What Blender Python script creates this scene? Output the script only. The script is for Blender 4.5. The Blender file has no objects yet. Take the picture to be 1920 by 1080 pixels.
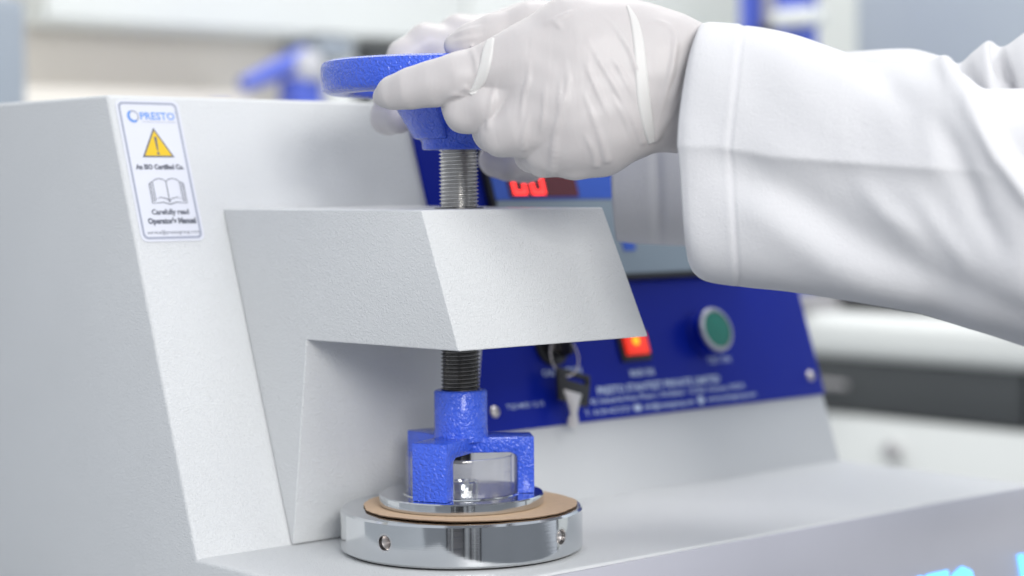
import bpy, bmesh, math, random
import numpy as np
from mathutils import Vector, Matrix
random.seed(7); rng = np.random.default_rng(7)
scene = bpy.context.scene
C = scene.collection
PI = math.pi

# ------------------------------------------------------------------ camera
F = 3700.0                                   # focal length in photo pixels (1920 wide)
AZ = math.radians(48.2); PITCH = math.atan(190 / F); ROLL = math.radians(-0.4)
CAMH = 0.1845
fh = np.array([math.cos(AZ), math.sin(AZ), 0.0]); rh = np.array([math.sin(AZ), -math.cos(AZ), 0.0]); zu = np.array([0, 0, 1.0])
fw = fh * math.cos(PITCH) - zu * math.sin(PITCH)
u0 = fh * math.sin(PITCH) + zu * math.cos(PITCH)
rt = rh * math.cos(ROLL) + u0 * math.sin(ROLL)
up = -rh * math.sin(ROLL) + u0 * math.cos(ROLL)
CAM = -fh * 1.0 + rh * (98.0 / F) + zu * CAMH
cd = bpy.data.cameras.new('camera'); cam = bpy.data.objects.new('camera', cd); C.objects.link(cam)
m = Matrix.Identity(4)
for i in range(3):
    m[i][0] = rt[i]; m[i][1] = up[i]; m[i][2] = -fw[i]; m[i][3] = CAM[i]
cam.matrix_world = m
cd.sensor_width = 36.0; cd.lens = 36.0 * F / 1920.0; cd.clip_start = 0.05; cd.clip_end = 60.0
cd.dof.use_dof = True; cd.dof.focus_distance = 0.950; cd.dof.aperture_fstop = 4.6
scene.camera = cam

# ------------------------------------------------------------------ light
world = bpy.data.worlds.new('World'); scene.world = world; world.use_nodes = True
bg = world.node_tree.nodes['Background']
bg.inputs[0].default_value = (0.86, 0.91, 1.0, 1); bg.inputs[1].default_value = 0.63
def area_lamp(loc, sx, sy, power, target, col=(1, 0.985, 0.96)):  # area panel: ceiling lamps and the added low front fill
    l = bpy.data.lights.new('area_panel', 'AREA'); l.shape = 'RECTANGLE'; l.size = sx; l.size_y = sy
    l.energy = power; l.color = col
    o = bpy.data.objects.new('area_panel', l); C.objects.link(o); o.location = loc
    o.rotation_euler = (Vector(target) - Vector(loc)).to_track_quat('-Z', 'Y').to_euler()
    return o
def lamp_at(az_deg, dist, z, size, power):     # az from the camera side of the screw, left positive
    a = math.radians(az_deg); p = (-math.sin(a) * rh - math.cos(a) * fh) * dist
    return area_lamp((p[0], p[1], z), size, size, power, (0, 0, 0.12))
lamp_at(-14, 1.95, 0.80, 0.6, 19.5)  # unseen low soft light added behind the camera to fill the front
lamp_at(-40, 1.85, 1.30, 0.9, 10)
lamp_at(38, 1.6, 1.45, 0.3, 0.7)
area_lamp((0.5, 0.35, 2.1), 0.6, 0.6, 5, (0.5, 0.35, 0.0))
area_lamp((0.9, 0.7, 2.0), 1.2, 1.2, 24, (1.4, 1.7, 0.25))
scene.view_settings.view_transform = 'Standard'; scene.view_settings.look = 'None'
scene.view_settings.exposure = 0.32; scene.view_settings.gamma = 1.0
scene.render.engine = 'CYCLES'

# ------------------------------------------------------------------ photo-to-place helpers
def ray(x, y): return fw + (rt * (x - 960) - up * (y - 540)) / F
def on(x, y, axis, val):                     # pixel -> point on an axis plane
    d = ray(x, y); return CAM + d * ((val - CAM[axis]) / d[axis])
def loc_at(x, y, t):                         # pixel + metres towards the camera from the screw axis -> local (r, t, z)
    d = ray(x, y); k = (1.0 - t) / (d @ fh); p = CAM + d * k
    return np.array([p @ rh, -(p @ fh), p[2]])
def l2w(q): q = np.asarray(q); return np.outer(q[..., 0], rh) - np.outer(q[..., 1], fh) + np.outer(q[..., 2], zu)
def azv(a): a = math.radians(a); return -math.sin(a) * rh - math.cos(a) * fh     # angle from camera side, left positive

# ------------------------------------------------------------------ materials
def mat(name, col, rough=0.5, metal=0.0, bump=None, var=0.0, varscale=8.0, coat=0.0, emit=None, estr=0.0, sheen=0.0, sss=0.0, rvar=0.0, spec=0.5, aniso=0.0):
    M = bpy.data.materials.new(name); M.use_nodes = True
    nt = M.node_tree; b = nt.nodes['Principled BSDF']; L = nt.links
    b.inputs['Base Color'].default_value = (*col, 1); b.inputs['Roughness'].default_value = rough; b.inputs['Metallic'].default_value = metal
    b.inputs['Specular IOR Level'].default_value = spec
    b.inputs['Coat Weight'].default_value = coat; b.inputs['Coat Roughness'].default_value = 0.08
    b.inputs['Sheen Weight'].default_value = sheen
    if sss: b.inputs['Subsurface Weight'].default_value = sss; b.inputs['Subsurface Radius'].default_value = (0.004, 0.003, 0.003); b.inputs['Subsurface Scale'].default_value = 0.5
    if emit: b.inputs['Emission Color'].default_value = (*emit, 1); b.inputs['Emission Strength'].default_value = estr
    tc = nt.nodes.new('ShaderNodeTexCoord')
    if var:
        n = nt.nodes.new('ShaderNodeTexNoise'); n.inputs['Scale'].default_value = varscale; n.inputs['Detail'].default_value = 5
        L.new(tc.outputs['Object'], n.inputs['Vector'])
        mx = nt.nodes.new('ShaderNodeMix'); mx.data_type = 'RGBA'
        mx.inputs[6].default_value = (*[c * (1 - var) for c in col], 1); mx.inputs[7].default_value = (*[min(1, c * (1 + var)) for c in col], 1)
        L.new(n.outputs['Fac'], mx.inputs[0]); L.new(mx.outputs[2], b.inputs['Base Color'])
        if rvar:
            mr = nt.nodes.new('ShaderNodeMapRange'); mr.inputs[3].default_value = max(0, rough - rvar); mr.inputs[4].default_value = rough + rvar
            L.new(n.outputs['Fac'], mr.inputs[0]); L.new(mr.outputs[0], b.inputs['Roughness'])
    last = None
    for (kind, sc, dist, strength) in (bump or []):
        if kind == 'vor':
            t = nt.nodes.new('ShaderNodeTexVoronoi'); t.inputs['Scale'].default_value = sc; t.feature = 'SMOOTH_F1'; out = t.outputs['Distance']; t.inputs['Randomness'].default_value = 1
            L.new(tc.outputs['Object'], t.inputs['Vector'])
        elif kind == 'vert':
            t = nt.nodes.new('ShaderNodeTexNoise'); t.inputs['Scale'].default_value = sc; t.inputs['Detail'].default_value = 2; t.inputs['Distortion'].default_value = 0.5
            mp = nt.nodes.new('ShaderNodeMapping'); mp.inputs['Scale'].default_value = (1.0, 1.0, 0.16); mp.inputs['Rotation'].default_value = (0.12, 0.18, 0)
            L.new(tc.outputs['Object'], mp.inputs['Vector']); L.new(mp.outputs[0], t.inputs['Vector']); out = t.outputs['Fac']
        elif kind == 'stretch':
            t = nt.nodes.new('ShaderNodeTexNoise'); t.inputs['Scale'].default_value = sc; t.inputs['Detail'].default_value = 3
            mp = nt.nodes.new('ShaderNodeMapping'); mp.inputs['Scale'].default_value = (0.02, 0.02, 1.0)
            L.new(tc.outputs['Object'], mp.inputs['Vector']); L.new(mp.outputs[0], t.inputs['Vector']); out = t.outputs['Fac']
        else:
            t = nt.nodes.new('ShaderNodeTexNoise'); t.inputs['Scale'].default_value = sc; t.inputs['Detail'].default_value = {'noise': 2, 'soft': 0.3}.get(kind, 6)
            t.inputs['Distortion'].default_value = 0.6
            L.new(tc.outputs['Object'], t.inputs['Vector']); out = t.outputs['Fac']
        bp = nt.nodes.new('ShaderNodeBump'); bp.inputs['Distance'].default_value = dist; bp.inputs['Strength'].default_value = strength
        L.new(out, bp.inputs['Height'])
        if last: L.new(last.outputs[0], bp.inputs['Normal'])
        last = bp
    if last: L.new(last.outputs[0], b.inputs['Normal'])
    return M
M = {}
M['powder'] = mat('powder_coat_grey', (0.655, 0.668, 0.675), 0.38, bump=[('noise', 1150, 0.0008, 0.85), ('noise', 9, 0.002, 0.10)], var=0.025, varscale=18, rvar=0.10, spec=0.32)
M['hammer'] = mat('blue_hammer_paint', (0.042, 0.112, 0.70), 0.16, bump=[('soft', 680, 0.0011, 0.9)], var=0.05, varscale=60, coat=0.3)
M['panel_blue'] = mat('panel_dark_blue', (0.005, 0.017, 0.29), 0.30, var=0.06, varscale=30, bump=[('noise', 300, 0.0001, 0.2)], spec=0.14)
M['module_blue'] = mat('display_blue', (0.025, 0.10, 0.52), 0.4, var=0.04, varscale=40)
M['module_grey'] = mat('display_grey', (0.24, 0.30, 0.35), 0.4, var=0.04, varscale=40)
M['black'] = mat('black_plastic', (0.012, 0.012, 0.014), 0.42, var=0.2, varscale=50)
M['chrome'] = mat('zinc_plate', (0.64, 0.66, 0.675), 0.08, 1.0, var=0.05, varscale=90, rvar=0.03, bump=[('stretch', 2600, 0.00003, 0.25)])
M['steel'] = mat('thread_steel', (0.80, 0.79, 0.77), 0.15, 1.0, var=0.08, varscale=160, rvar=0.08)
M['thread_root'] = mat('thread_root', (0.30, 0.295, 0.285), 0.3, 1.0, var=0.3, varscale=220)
M['dark_steel'] = mat('shade_dark_steel', (0.16, 0.155, 0.15), 0.26, 0.95, var=0.4, varscale=220)  # dark underside's reflection put into the lower screw's colour; bushes share it
M['brushed'] = mat('brushed_fascia', (0.64, 0.63, 0.68), 0.36, 0.6, var=0.03, varscale=30, bump=[('noise', 500, 0.0001, 0.2)])
M['kraft'] = mat('kraft_paper', (0.66, 0.47, 0.31), 0.85, bump=[('fine', 900, 0.0002, 0.5)], var=0.10, varscale=260)
M['kraft_edge'] = mat('kraft_cut_edge', (0.16, 0.10, 0.06), 0.9)
M['sticker'] = mat('label_white', (0.69, 0.705, 0.77), 0.35, var=0.015, varscale=60, bump=[('noise', 90, 0.0003, 0.3)])
M['ink'] = mat('ink_grey', (0.13, 0.14, 0.17), 0.5)
M['ink_border'] = mat('ink_border_grey', (0.36, 0.38, 0.46), 0.4)
M['ink_blue'] = mat('ink_blue', (0.13, 0.30, 0.72), 0.5)
M['yellow'] = mat('warning_yellow', (0.78, 0.52, 0.02), 0.4)
M['white_ink'] = mat('white_print', (0.50, 0.60, 0.78), 0.5)
M['green'] = mat('green_cap', (0.004, 0.185, 0.135), 0.30, var=0.05, varscale=80)
M['red_lit'] = mat('lit_red_rocker', (0.7, 0.03, 0.01), 0.3, emit=(1.0, 0.03, 0.01), estr=0.5)
M['amber_lit'] = mat('lit_lamp_core', (0.9, 0.3, 0.02), 0.3, emit=(1.0, 0.22, 0.0), estr=1.8)
M['led'] = mat('led_red', (0.8, 0.03, 0.03), 0.4, emit=(1.0, 0.03, 0.025), estr=2.2)
M['led_window'] = mat('led_window', (0.10, 0.008, 0.016), 0.25)
M['blue_lit'] = mat('lit_letter_blue', (0.2, 0.5, 0.9), 0.4, emit=(0.07, 0.42, 1.0), estr=1.6)
M['nickel'] = mat('nickel', (0.66, 0.62, 0.60), 0.30, 1.0)
M['glove'] = mat('nitrile_glove', (0.532, 0.505, 0.502), 0.46, bump=[('vert', 150, 0.0008, 0.32), ('noise', 300, 0.00012, 0.2)], var=0.02, varscale=35, sss=0.12, sheen=0.1)
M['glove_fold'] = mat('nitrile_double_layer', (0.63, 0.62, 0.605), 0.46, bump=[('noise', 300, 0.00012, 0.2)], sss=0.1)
M['coat'] = mat('coat_cotton', (0.655, 0.655, 0.672), 0.9, bump=[('fine', 1400, 0.0005, 0.7), ('noise', 110, 0.0006, 0.3), ('noise', 38, 0.002, 0.25)], var=0.012, varscale=40, sheen=0.12, spec=0.2)
M['thread'] = mat('stitch_thread', (0.66, 0.66, 0.69), 0.9)
M['b_white'] = mat('cabinet_white', (0.80, 0.82, 0.80), 0.5, var=0.02, varscale=4)
M['b_beige'] = mat('wall_beige', (0.74, 0.70, 0.64), 0.7, var=0.03, varscale=3)
M['b_bluegrey'] = mat('cabinet_bluegrey', (0.31, 0.35, 0.40), 0.5, var=0.03, varscale=3)
M['b_greycab'] = mat('cabinet_pale_bluegrey', (0.45, 0.50, 0.56), 0.5, var=0.03, varscale=3)
M['b_dark'] = mat('drawer_dark', (0.07, 0.076, 0.079), 0.5, var=0.08, varscale=5)
M['b_blue'] = mat('machine_blue', (0.085, 0.13, 0.56), 0.35, var=0.05, varscale=20)
M['button_nickel'] = mat('button_nickel', (0.45, 0.46, 0.50), 0.3, 0.9)
M['b_knob'] = mat('knob_pale', (0.55, 0.55, 0.58), 0.35)
M['b_grey'] = mat('machine_grey', (0.42, 0.41, 0.42), 0.4, var=0.05, varscale=20)
M['floor'] = mat('floor_tile', (0.20, 0.21, 0.22), 0.4, var=0.1, varscale=3)
M['table'] = mat('bench_laminate', (0.34, 0.36, 0.38), 0.45, var=0.06, varscale=6)
def acrylic():
    A = bpy.data.materials.new('clear_acrylic'); A.use_nodes = True; nt = A.node_tree; L = nt.links
    nt.nodes.remove(nt.nodes['Principled BSDF'])
    out = nt.nodes['Material Output']
    tr = nt.nodes.new('ShaderNodeBsdfTransparent'); tr.inputs[0].default_value = (0.97, 0.97, 0.98, 1)
    gl = nt.nodes.new('ShaderNodeBsdfGlossy'); gl.inputs[1].default_value = 0.08; gl.inputs[0].default_value = (0.9, 0.9, 0.9, 1)
    df = nt.nodes.new('ShaderNodeBsdfDiffuse'); df.inputs[0].default_value = (0.6, 0.6, 0.63, 1)
    lw = nt.nodes.new('ShaderNodeLayerWeight'); lw.inputs[0].default_value = 0.5; pw = nt.nodes.new('ShaderNodeMath'); pw.operation = 'POWER'; pw.inputs[1].default_value = 4.0; L.new(lw.outputs['Facing'], pw.inputs[0]); fr = nt.nodes.new('ShaderNodeMath'); fr.operation = 'MULTIPLY_ADD'; fr.inputs[1].default_value = 0.45; fr.inputs[2].default_value = 0.05; L.new(pw.outputs[0], fr.inputs[0])
    m1 = nt.nodes.new('ShaderNodeMixShader'); m1.inputs[0].default_value = 0.09
    m2 = nt.nodes.new('ShaderNodeMixShader')
    L.new(tr.outputs[0], m1.inputs[1]); L.new(df.outputs[0], m1.inputs[2])
    L.new(fr.outputs[0], m2.inputs[0]); L.new(m1.outputs[0], m2.inputs[1]); L.new(gl.outputs[0], m2.inputs[2]); L.new(m2.outputs[0], out.inputs[0])
    return A
M['acrylic'] = acrylic()

# ------------------------------------------------------------------ mesh helpers
def empty(name, loc, label, cat, group=None):
    o = bpy.data.objects.new(name, None); C.objects.link(o); o.location = loc; o.empty_display_size = 0.02
    o['label'] = label; o['category'] = cat
    if group: o['group'] = group
    return o
def link(name, me, material, parent=None, smooth=None):
    o = bpy.data.objects.new(name, me); C.objects.link(o)
    if material is not None: me.materials.append(M[material])
    if parent is not None:
        o.parent = parent
        if parent.parent is None: o.matrix_parent_inverse = Matrix.Translation(-parent.location)
    if smooth == 'all':
        for p in me.polygons: p.use_smooth = True
    elif smooth is not None:
        for p in me.polygons: p.use_smooth = True
        me.set_sharp_from_angle(angle=math.radians(smooth))
    return o
def from_bm(name, bm, material, parent=None, smooth=30):
    me = bpy.data.meshes.new(name); bmesh.ops.recalc_face_normals(bm, faces=bm.faces); bm.to_mesh(me); bm.free()
    return link(name, me, material, parent, smooth)
def from_data(name, v, f, material, parent=None, smooth=30, fix=True):
    me = bpy.data.meshes.new(name); me.from_pydata([tuple(map(float, p)) for p in v], [], f); me.update()
    if fix:
        bm = bmesh.new(); bm.from_mesh(me); bmesh.ops.recalc_face_normals(bm, faces=bm.faces); bm.to_mesh(me); bm.free()
    return link(name, me, material, parent, smooth)
def bevel(bm, w, seg=2, angle=20):
    es = [e for e in bm.edges if len(e.link_faces) == 2 and e.calc_face_angle(0) > math.radians(angle)]
    bmesh.ops.bevel(bm, geom=es, offset=w, segments=seg, profile=0.5, affect='EDGES', clamp_overlap=True)
def prism(poly, x0, x1, fn, bw=0, seg=2):    # poly of (a,b), extruded between x0 and x1; fn maps (x,a,b)->point
    bm = bmesh.new()
    A = [bm.verts.new(fn(x0, a, b)) for a, b in poly]; B = [bm.verts.new(fn(x1, a, b)) for a, b in poly]
    n = len(poly); bm.faces.new(A[::-1]); bm.faces.new(B)
    for i in range(n): bm.faces.new((A[i], A[(i + 1) % n], B[(i + 1) % n], B[i]))
    bmesh.ops.recalc_face_normals(bm, faces=bm.faces)
    if bw: bevel(bm, bw, seg)
    return bm
YZ = lambda x, a, b: (x, a, b)
def box(x0, x1, y0, y1, z0, z1, bw=0, seg=2): return prism([(y0, z0), (y1, z0), (y1, z1), (y0, z1)], x0, x1, YZ, bw, seg)
def lathe(prof, seg=96, c=(0, 0), a0=0, a1=2 * PI, closed=True, close_prof=False):
    v = []; f = []; n = len(prof); k = seg if closed else seg + 1
    for i in range(k):
        a = a0 + (a1 - a0) * i / seg
        for r, z in prof: v.append((c[0] + r * math.cos(a), c[1] + r * math.sin(a), z))
    lim = n if close_prof else n - 1
    for i in range(seg):
        j = (i + 1) % k
        for q in range(lim): f.append((i * n + q, j * n + q, j * n + (q + 1) % n, i * n + (q + 1) % n))
    if not closed: f.append(tuple(range(n))); f.append(tuple((k - 1) * n + q for q in range(n))[::-1])
    return v, f
def tube(pts, radii, seg=12, cap=True):
    v = []; f = []; pts = [np.asarray(p, float) for p in pts]; n = len(pts)
    if not hasattr(radii, '__len__'): radii = [radii] * n
    t0 = pts[1] - pts[0]; ref = np.array([0, 0, 1.0]) if abs(t0[2]) < 0.9 * np.linalg.norm(t0) else np.array([1.0, 0, 0])
    for i, p in enumerate(pts):
        t = pts[min(i + 1, n - 1)] - pts[max(i - 1, 0)]; t = t / np.linalg.norm(t)
        a = ref - t * (ref @ t); a /= np.linalg.norm(a); b = np.cross(t, a); ref = a
        for k in range(seg):
            q = 2 * PI * k / seg; v.append(p + radii[i] * (math.cos(q) * a + math.sin(q) * b))
    for i in range(n - 1):
        for k in range(seg): f.append((i * seg + k, i * seg + (k + 1) % seg, (i + 1) * seg + (k + 1) % seg, (i + 1) * seg + k))
    if cap: f.append(tuple(range(seg))[::-1]); f.append(tuple((n - 1) * seg + k for k in range(seg)))
    return v, f
# slanted front plane of the machine: (x, s, off) -> world
S0 = np.array([0, 0.070, 0.0]); SV = np.array([0, 0.0795, 0.234]); SL = np.linalg.norm(SV); SV = SV / SL
SN = np.array([0, -SV[2], SV[1]])
def S(x, s, o=0.0): return np.array([x, 0, 0]) + S0 + SV * s + SN * o
SF = lambda x0, a, b: S(a, b, x0)            # prism over (x, s), extruded in offset
def plate(pts, o0, o1, bw=0, seg=2): return prism(pts, o0, o1, SF, bw, seg)
def rrect(x0, x1, s0, s1, r, n=6):
    P = []
    for cx, cy, a in ((x1 - r, s1 - r, 0), (x0 + r, s1 - r, 90), (x0 + r, s0 + r, 180), (x1 - r, s0 + r, 270)):
        for i in range(n + 1): q = math.radians(a + 90 * i / n); P.append((cx + r * math.cos(q), cy + r * math.sin(q)))
    return P
def disc(cx, cy, r, n=32, ph=0): return [(cx + r * math.cos(2 * PI * i / n + ph), cy + r * math.sin(2 * PI * i / n + ph)) for i in range(n)]
def ring_mesh(outer, inner, o0, o1, fn):
    n = len(outer); v = [fn(o0, *p) for p in outer] + [fn(o0, *p) for p in inner] + [fn(o1, *p) for p in outer] + [fn(o1, *p) for p in inner]; f = []
    for i in range(n):
        j = (i + 1) % n
        f += [(2 * n + i, 2 * n + j, 3 * n + j, 3 * n + i), (i, j, 2 * n + j, 2 * n + i), (n + i, n + j, 3 * n + j, 3 * n + i), (i, j, n + j, n + i)]
    return v, f
def text(name, body, fn, x0, x1, y, h, material, parent, ext=0.0001, off=0.0, bold=0.0, font_spacing=1.0):
    cu = bpy.data.curves.new(name, 'FONT'); cu.body = body; cu.size = 1.0; cu.offset = bold; cu.space_character = font_spacing; cu.resolution_u = 2
    o = bpy.data.objects.new('tmp', cu); C.objects.link(o); bpy.context.view_layer.update()
    me = bpy.data.meshes.new_from_object(o.evaluated_get(bpy.context.evaluated_depsgraph_get())); bpy.data.objects.remove(o); bpy.data.curves.remove(cu)
    co = np.array([v.co[:] for v in me.vertices]); 
    sx = (x1 - x0) / (co[:, 0].max() - co[:, 0].min()); sy = h / 0.70
    mx = co[:, 0].min()
    for v in me.vertices: v.co = fn(off + ext, x0 + (v.co.x - mx) * sx, y + v.co.y * sy)
    me.name = name
    return link(name, me, material, parent)

# ------------------------------------------------------------------ setting
TZ = -0.082                                  # bench top the machine stands on
def struct(o): o['kind'] = 'structure'; return o
struct(from_bm('bench_surface', box(-0.75, 0.80, -0.17, 0.62, TZ - 0.04, TZ, 0.003), 'table'))
struct(from_bm('floor', box(-8.0, 4.2, -8.0, 2.15, -0.99, -0.95), 'floor'))
struct(from_bm('wall', box(-0.9, 4.2, 1.70, 1.80, -0.949, 2.4), 'b_beige'))

# ------------------------------------------------------------------ the tester
XL, XR = -0.114, 0.3925
YF = -0.0775
T = empty('bursting_strength_tester', (0.14, 0.1, TZ), 'pale grey bursting strength tester with blue handwheel and blue clamp', 'test machine')
hb = prism([(YF, TZ + 0.012), (YF, 0), (0.070, 0), (0.1495, 0.234), (0.47, 0.2335), (0.47, TZ + 0.012)], XL, XR, YZ)
es = [e for e in hb.edges if len(e.link_faces) == 2 and e.calc_face_angle(0) > 0.3 and e.is_convex]
bmesh.ops.bevel(hb, geom=es, offset=0.0022, segments=4, profile=0.5, affect='EDGES', clamp_overlap=True)
housing = from_bm('housing', hb, 'powder', T, 25)
for (x, y) in ((XL + 0.04, YF + 0.03), (XR - 0.04, YF + 0.03), (XL + 0.04, 0.43), (XR - 0.04, 0.43)):
    v, f = lathe([(0.0, TZ), (0.014, TZ), (0.016, TZ + 0.0122), (0.0, TZ + 0.0122)], 24, (x, y)); from_data('foot', v, f, 'black', T)
# fascia with lit letters
fas = from_bm('front_fascia', box(XL + 0.003, XR - 0.001, YF - 0.0022, YF - 0.0002, TZ + 0.014, -0.0012, 0.0006), 'brushed', T)
FF = lambda o, a, b: (a, YF - 0.0022 - o, b)
text('lit_lettering', 'PRESTO', FF, 0.215, 0.3315, -0.0660, 0.0245, 'blue_lit', fas, 0.0004, 0, 0.03)
from_bm('lit_mark', prism([(0.3755, -0.0415), (0.3815, -0.0415), (0.3885, -0.066), (0.3825, -0.066)], 0.0002, 0.0006, FF), 'blue_lit', fas)

# bracket arm
AX0, AX1 = -0.057, 0.063
arm_poly = [(-0.0398, 0.1736), (-0.0662, 0.1083), (0.0538, 0.1072), (0.0676, 0.0004), (0.0694, 0.0004), (0.1281, 0.1736)]
abm = prism(arm_poly, AX0, AX1, YZ)
for v_ in abm.verts:
    if v_.co.x > 0: v_.co.x = 0.0688 if (v_.co.y < 0 and v_.co.z < 0.12) else 0.0628      # the nose flares a little downwards
bevel(abm, 0.0013, 3)
arm = from_bm('bracket_arm', abm, 'powder', T, 25)
# screw bush rings where the screw passes through
for z0, z1 in ((0.1737, 0.1741), (0.1068, 0.1076)):
    v, f = lathe([(0.0102, z0), (0.0125, z0), (0.0125, z1), (0.0102, z1)], 48, close_prof=True); from_data('screw_bush', v, f, 'dark_steel', arm)

# threaded screw
def thread(z0, z1, r, pitch, depth, seg=40):
    v = []; f = []; turns = (z1 - z0) / pitch; n = int(turns * seg); pr = [(r - depth, 0.06), (r - depth * 0.3, 0.36), (r, 0.46), (r, 0.54), (r - depth * 0.3, 0.64), (r - depth, 0.94)]
    k = len(pr)
    for i in range(n + 1):
        a = 2 * PI * i / seg; zb = z0 + pitch * i / seg
        for rr, dz in pr: v.append((rr * math.cos(a), rr * math.sin(a), zb + dz * pitch))
    for i in range(n):
        for q in range(k - 1): f.append((i * k + q, (i + 1) * k + q, (i + 1) * k + q + 1, i * k + q + 1))
    return v, f
screw = None
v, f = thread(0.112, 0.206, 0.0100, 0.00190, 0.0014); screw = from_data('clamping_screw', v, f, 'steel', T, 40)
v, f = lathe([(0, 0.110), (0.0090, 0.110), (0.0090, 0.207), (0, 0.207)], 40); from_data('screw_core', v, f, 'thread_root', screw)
v, f = thread(0.0805, 0.112, 0.0100, 0.00195, 0.0012); from_data('shaded_thread', v, f, 'dark_steel', screw, 40)
v, f = lathe([(0, 0.078), (0.0090, 0.078), (0.0090, 0.1099), (0, 0.1099)], 40); from_data('shaded_core', v, f, 'dark_steel', screw)

# handwheel
HW = from_data('handwheel', *lathe([(0.0535, 0.2345), (0.0550, 0.2318), (0.0580, 0.2310), (0.0650, 0.2312), (0.0680, 0.2325), (0.0690, 0.2345), (0.0692, 0.2440), (0.0684, 0.2466), (0.0660, 0.2476), (0.0570, 0.2478), (0.0545, 0.2466), (0.0535, 0.2445)], 128, close_prof=True), 'hammer', T, 50)
for c in (50, 170, 290):
    a = azv(c); ang = math.atan2(a[1], a[0]); w = math.radians(37)
    prof = [(0.0562, 0.2430), (0.0562, 0.2340), (0.0470, 0.2335), (0.0385, 0.2310), (0.0320, 0.2245), (0.0225, 0.2088), (0.0170, 0.2080), (0.0165, 0.2150), (0.0230, 0.2230), (0.0300, 0.2350), (0.0400, 0.2410)]
    v, f = lathe(prof, 20, (0, 0), ang - w, ang + w, closed=False, close_prof=True)
    vv = []
    for (x, y, z) in v:                       # spokes narrow towards the rim
        r = math.hypot(x, y); q = math.atan2(y, x) - ang; q = (q + PI) % (2 * PI) - PI
        q *= 1.0 - 0.35 * max(0, (r - 0.018) / 0.038); vv.append((r * math.cos(ang + q), r * math.sin(ang + q), z))
    bm = bmesh.new(); me = bpy.data.meshes.new('t'); me.from_pydata(vv, [], f); bm.from_mesh(me); bpy.data.meshes.remove(me); bmesh.ops.recalc_face_normals(bm, faces=bm.faces)
    bevel(bm, 0.0012, 2, 40); from_bm('spoke', bm, 'hammer', HW, 40)
v, f = lathe([(0.0098, 0.2032), (0.0176, 0.2032), (0.0184, 0.2038), (0.0186, 0.2070), (0.0200, 0.2088), (0.0215, 0.2110), (0.0215, 0.2170), (0.0170, 0.2240), (0.0, 0.2245)], 64)
from_data('hub', v, f, 'hammer', HW, 40)

# clamp: collar, three-legged spider, pressure plate, clear ring
CL = from_data('clamp_collar', *lathe([(0.0, 0.0560), (0.0140, 0.0560), (0.0138, 0.0590), (0.0136, 0.0620), (0.0136, 0.0806), (0.0131, 0.0814), (0.0120, 0.0817), (0.0100, 0.0817), (0.0100, 0.0800), (0, 0.0800)], 64), 'hammer', T, 45)
for c in (24.5, 144.5, 264.5):
    d = azv(c); s = np.cross(zu, d); hw = 0.0094
    prof = [(0.0365, 0.0292), (0.0365, 0.0582), (0.0, 0.0582), (0.0, 0.0502), (0.0245, 0.0502), (0.0272, 0.0488), (0.0278, 0.0470), (0.0278, 0.0292)]
    bm = prism(prof, -hw, hw, lambda x, a, b: tuple(d * a + s * x + zu * b), 0.0008, 2); from_bm('spider_leg', bm, 'hammer', CL, 35)
PP = from_data('pressure_plate', *lathe([(0.0, 0.0237), (0.0415, 0.0237), (0.0420, 0.0243), (0.0420, 0.0286), (0.0414, 0.0292), (0.0300, 0.0292), (0.0297, 0.0297), (0.0, 0.0297)], 128), 'chrome', T, 30)
from_data('clear_guard_ring', *lathe([(0.0258, 0.0299), (0.0281, 0.0299), (0.0283, 0.0305), (0.0283, 0.0484), (0.0281, 0.0489), (0.0258, 0.0489)], 96, close_prof=True), 'acrylic', PP, 40)
v, f = lathe([(0.0042, 0.0297), (0.0082, 0.0297), (0.0086, 0.0304), (0.0086, 0.0345), (0.0080, 0.0352), (0.0046, 0.0352), (0.0042, 0.0346)], 48, close_prof=True); from_data('centre_boss', v, f, 'chrome', PP, 40)
v, f = lathe([(0.0, 0.0440), (0.0048, 0.0440), (0.0050, 0.0445), (0.0050, 0.0508), (0, 0.0508)], 24); from_data('screw_tip', v, f, 'black', CL, 40)

# lower platen with radial tommy-bar holes
bm0 = bmesh.new(); v, f = lathe([(0.0, 0.0012), (0.0600, 0.0012), (0.0617, 0.0024), (0.0617, 0.0212), (0.0606, 0.0222), (0.0, 0.0222)], 160)
me = bpy.data.meshes.new('p'); me.from_pydata(v, [], f); bm0.from_mesh(me); bmesh.ops.remove_doubles(bm0, verts=bm0.verts, dist=1e-6); bmesh.ops.recalc_face_normals(bm0, faces=bm0.faces); bm0.to_mesh(me); bm0.free()
platen = link('lower_platen', me, 'chrome', T)
cut = []
for c in (36, 126, 216, 306):
    d = azv(c); v, f = tube([d * 0.047 + zu * 0.0122, d * 0.07 + zu * 0.0122], 0.0038, 28)
    cu = from_data('cut', v, f, None); md = platen.modifiers.new('b', 'BOOLEAN'); md.object = cu; md.operation = 'DIFFERENCE'; md.solver = 'EXACT'; cut.append(cu)
bpy.context.view_layer.update()
nm = bpy.data.meshes.new_from_object(platen.evaluated_get(bpy.context.evaluated_depsgraph_get()))
platen.modifiers.clear(); platen.data = nm
if not nm.materials: nm.materials.append(M['chrome'])
for p in nm.polygons: p.use_smooth = True; p.material_index = 0
nm.set_sharp_from_angle(angle=math.radians(28))
for cu in cut: bpy.data.objects.remove(cu)
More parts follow.
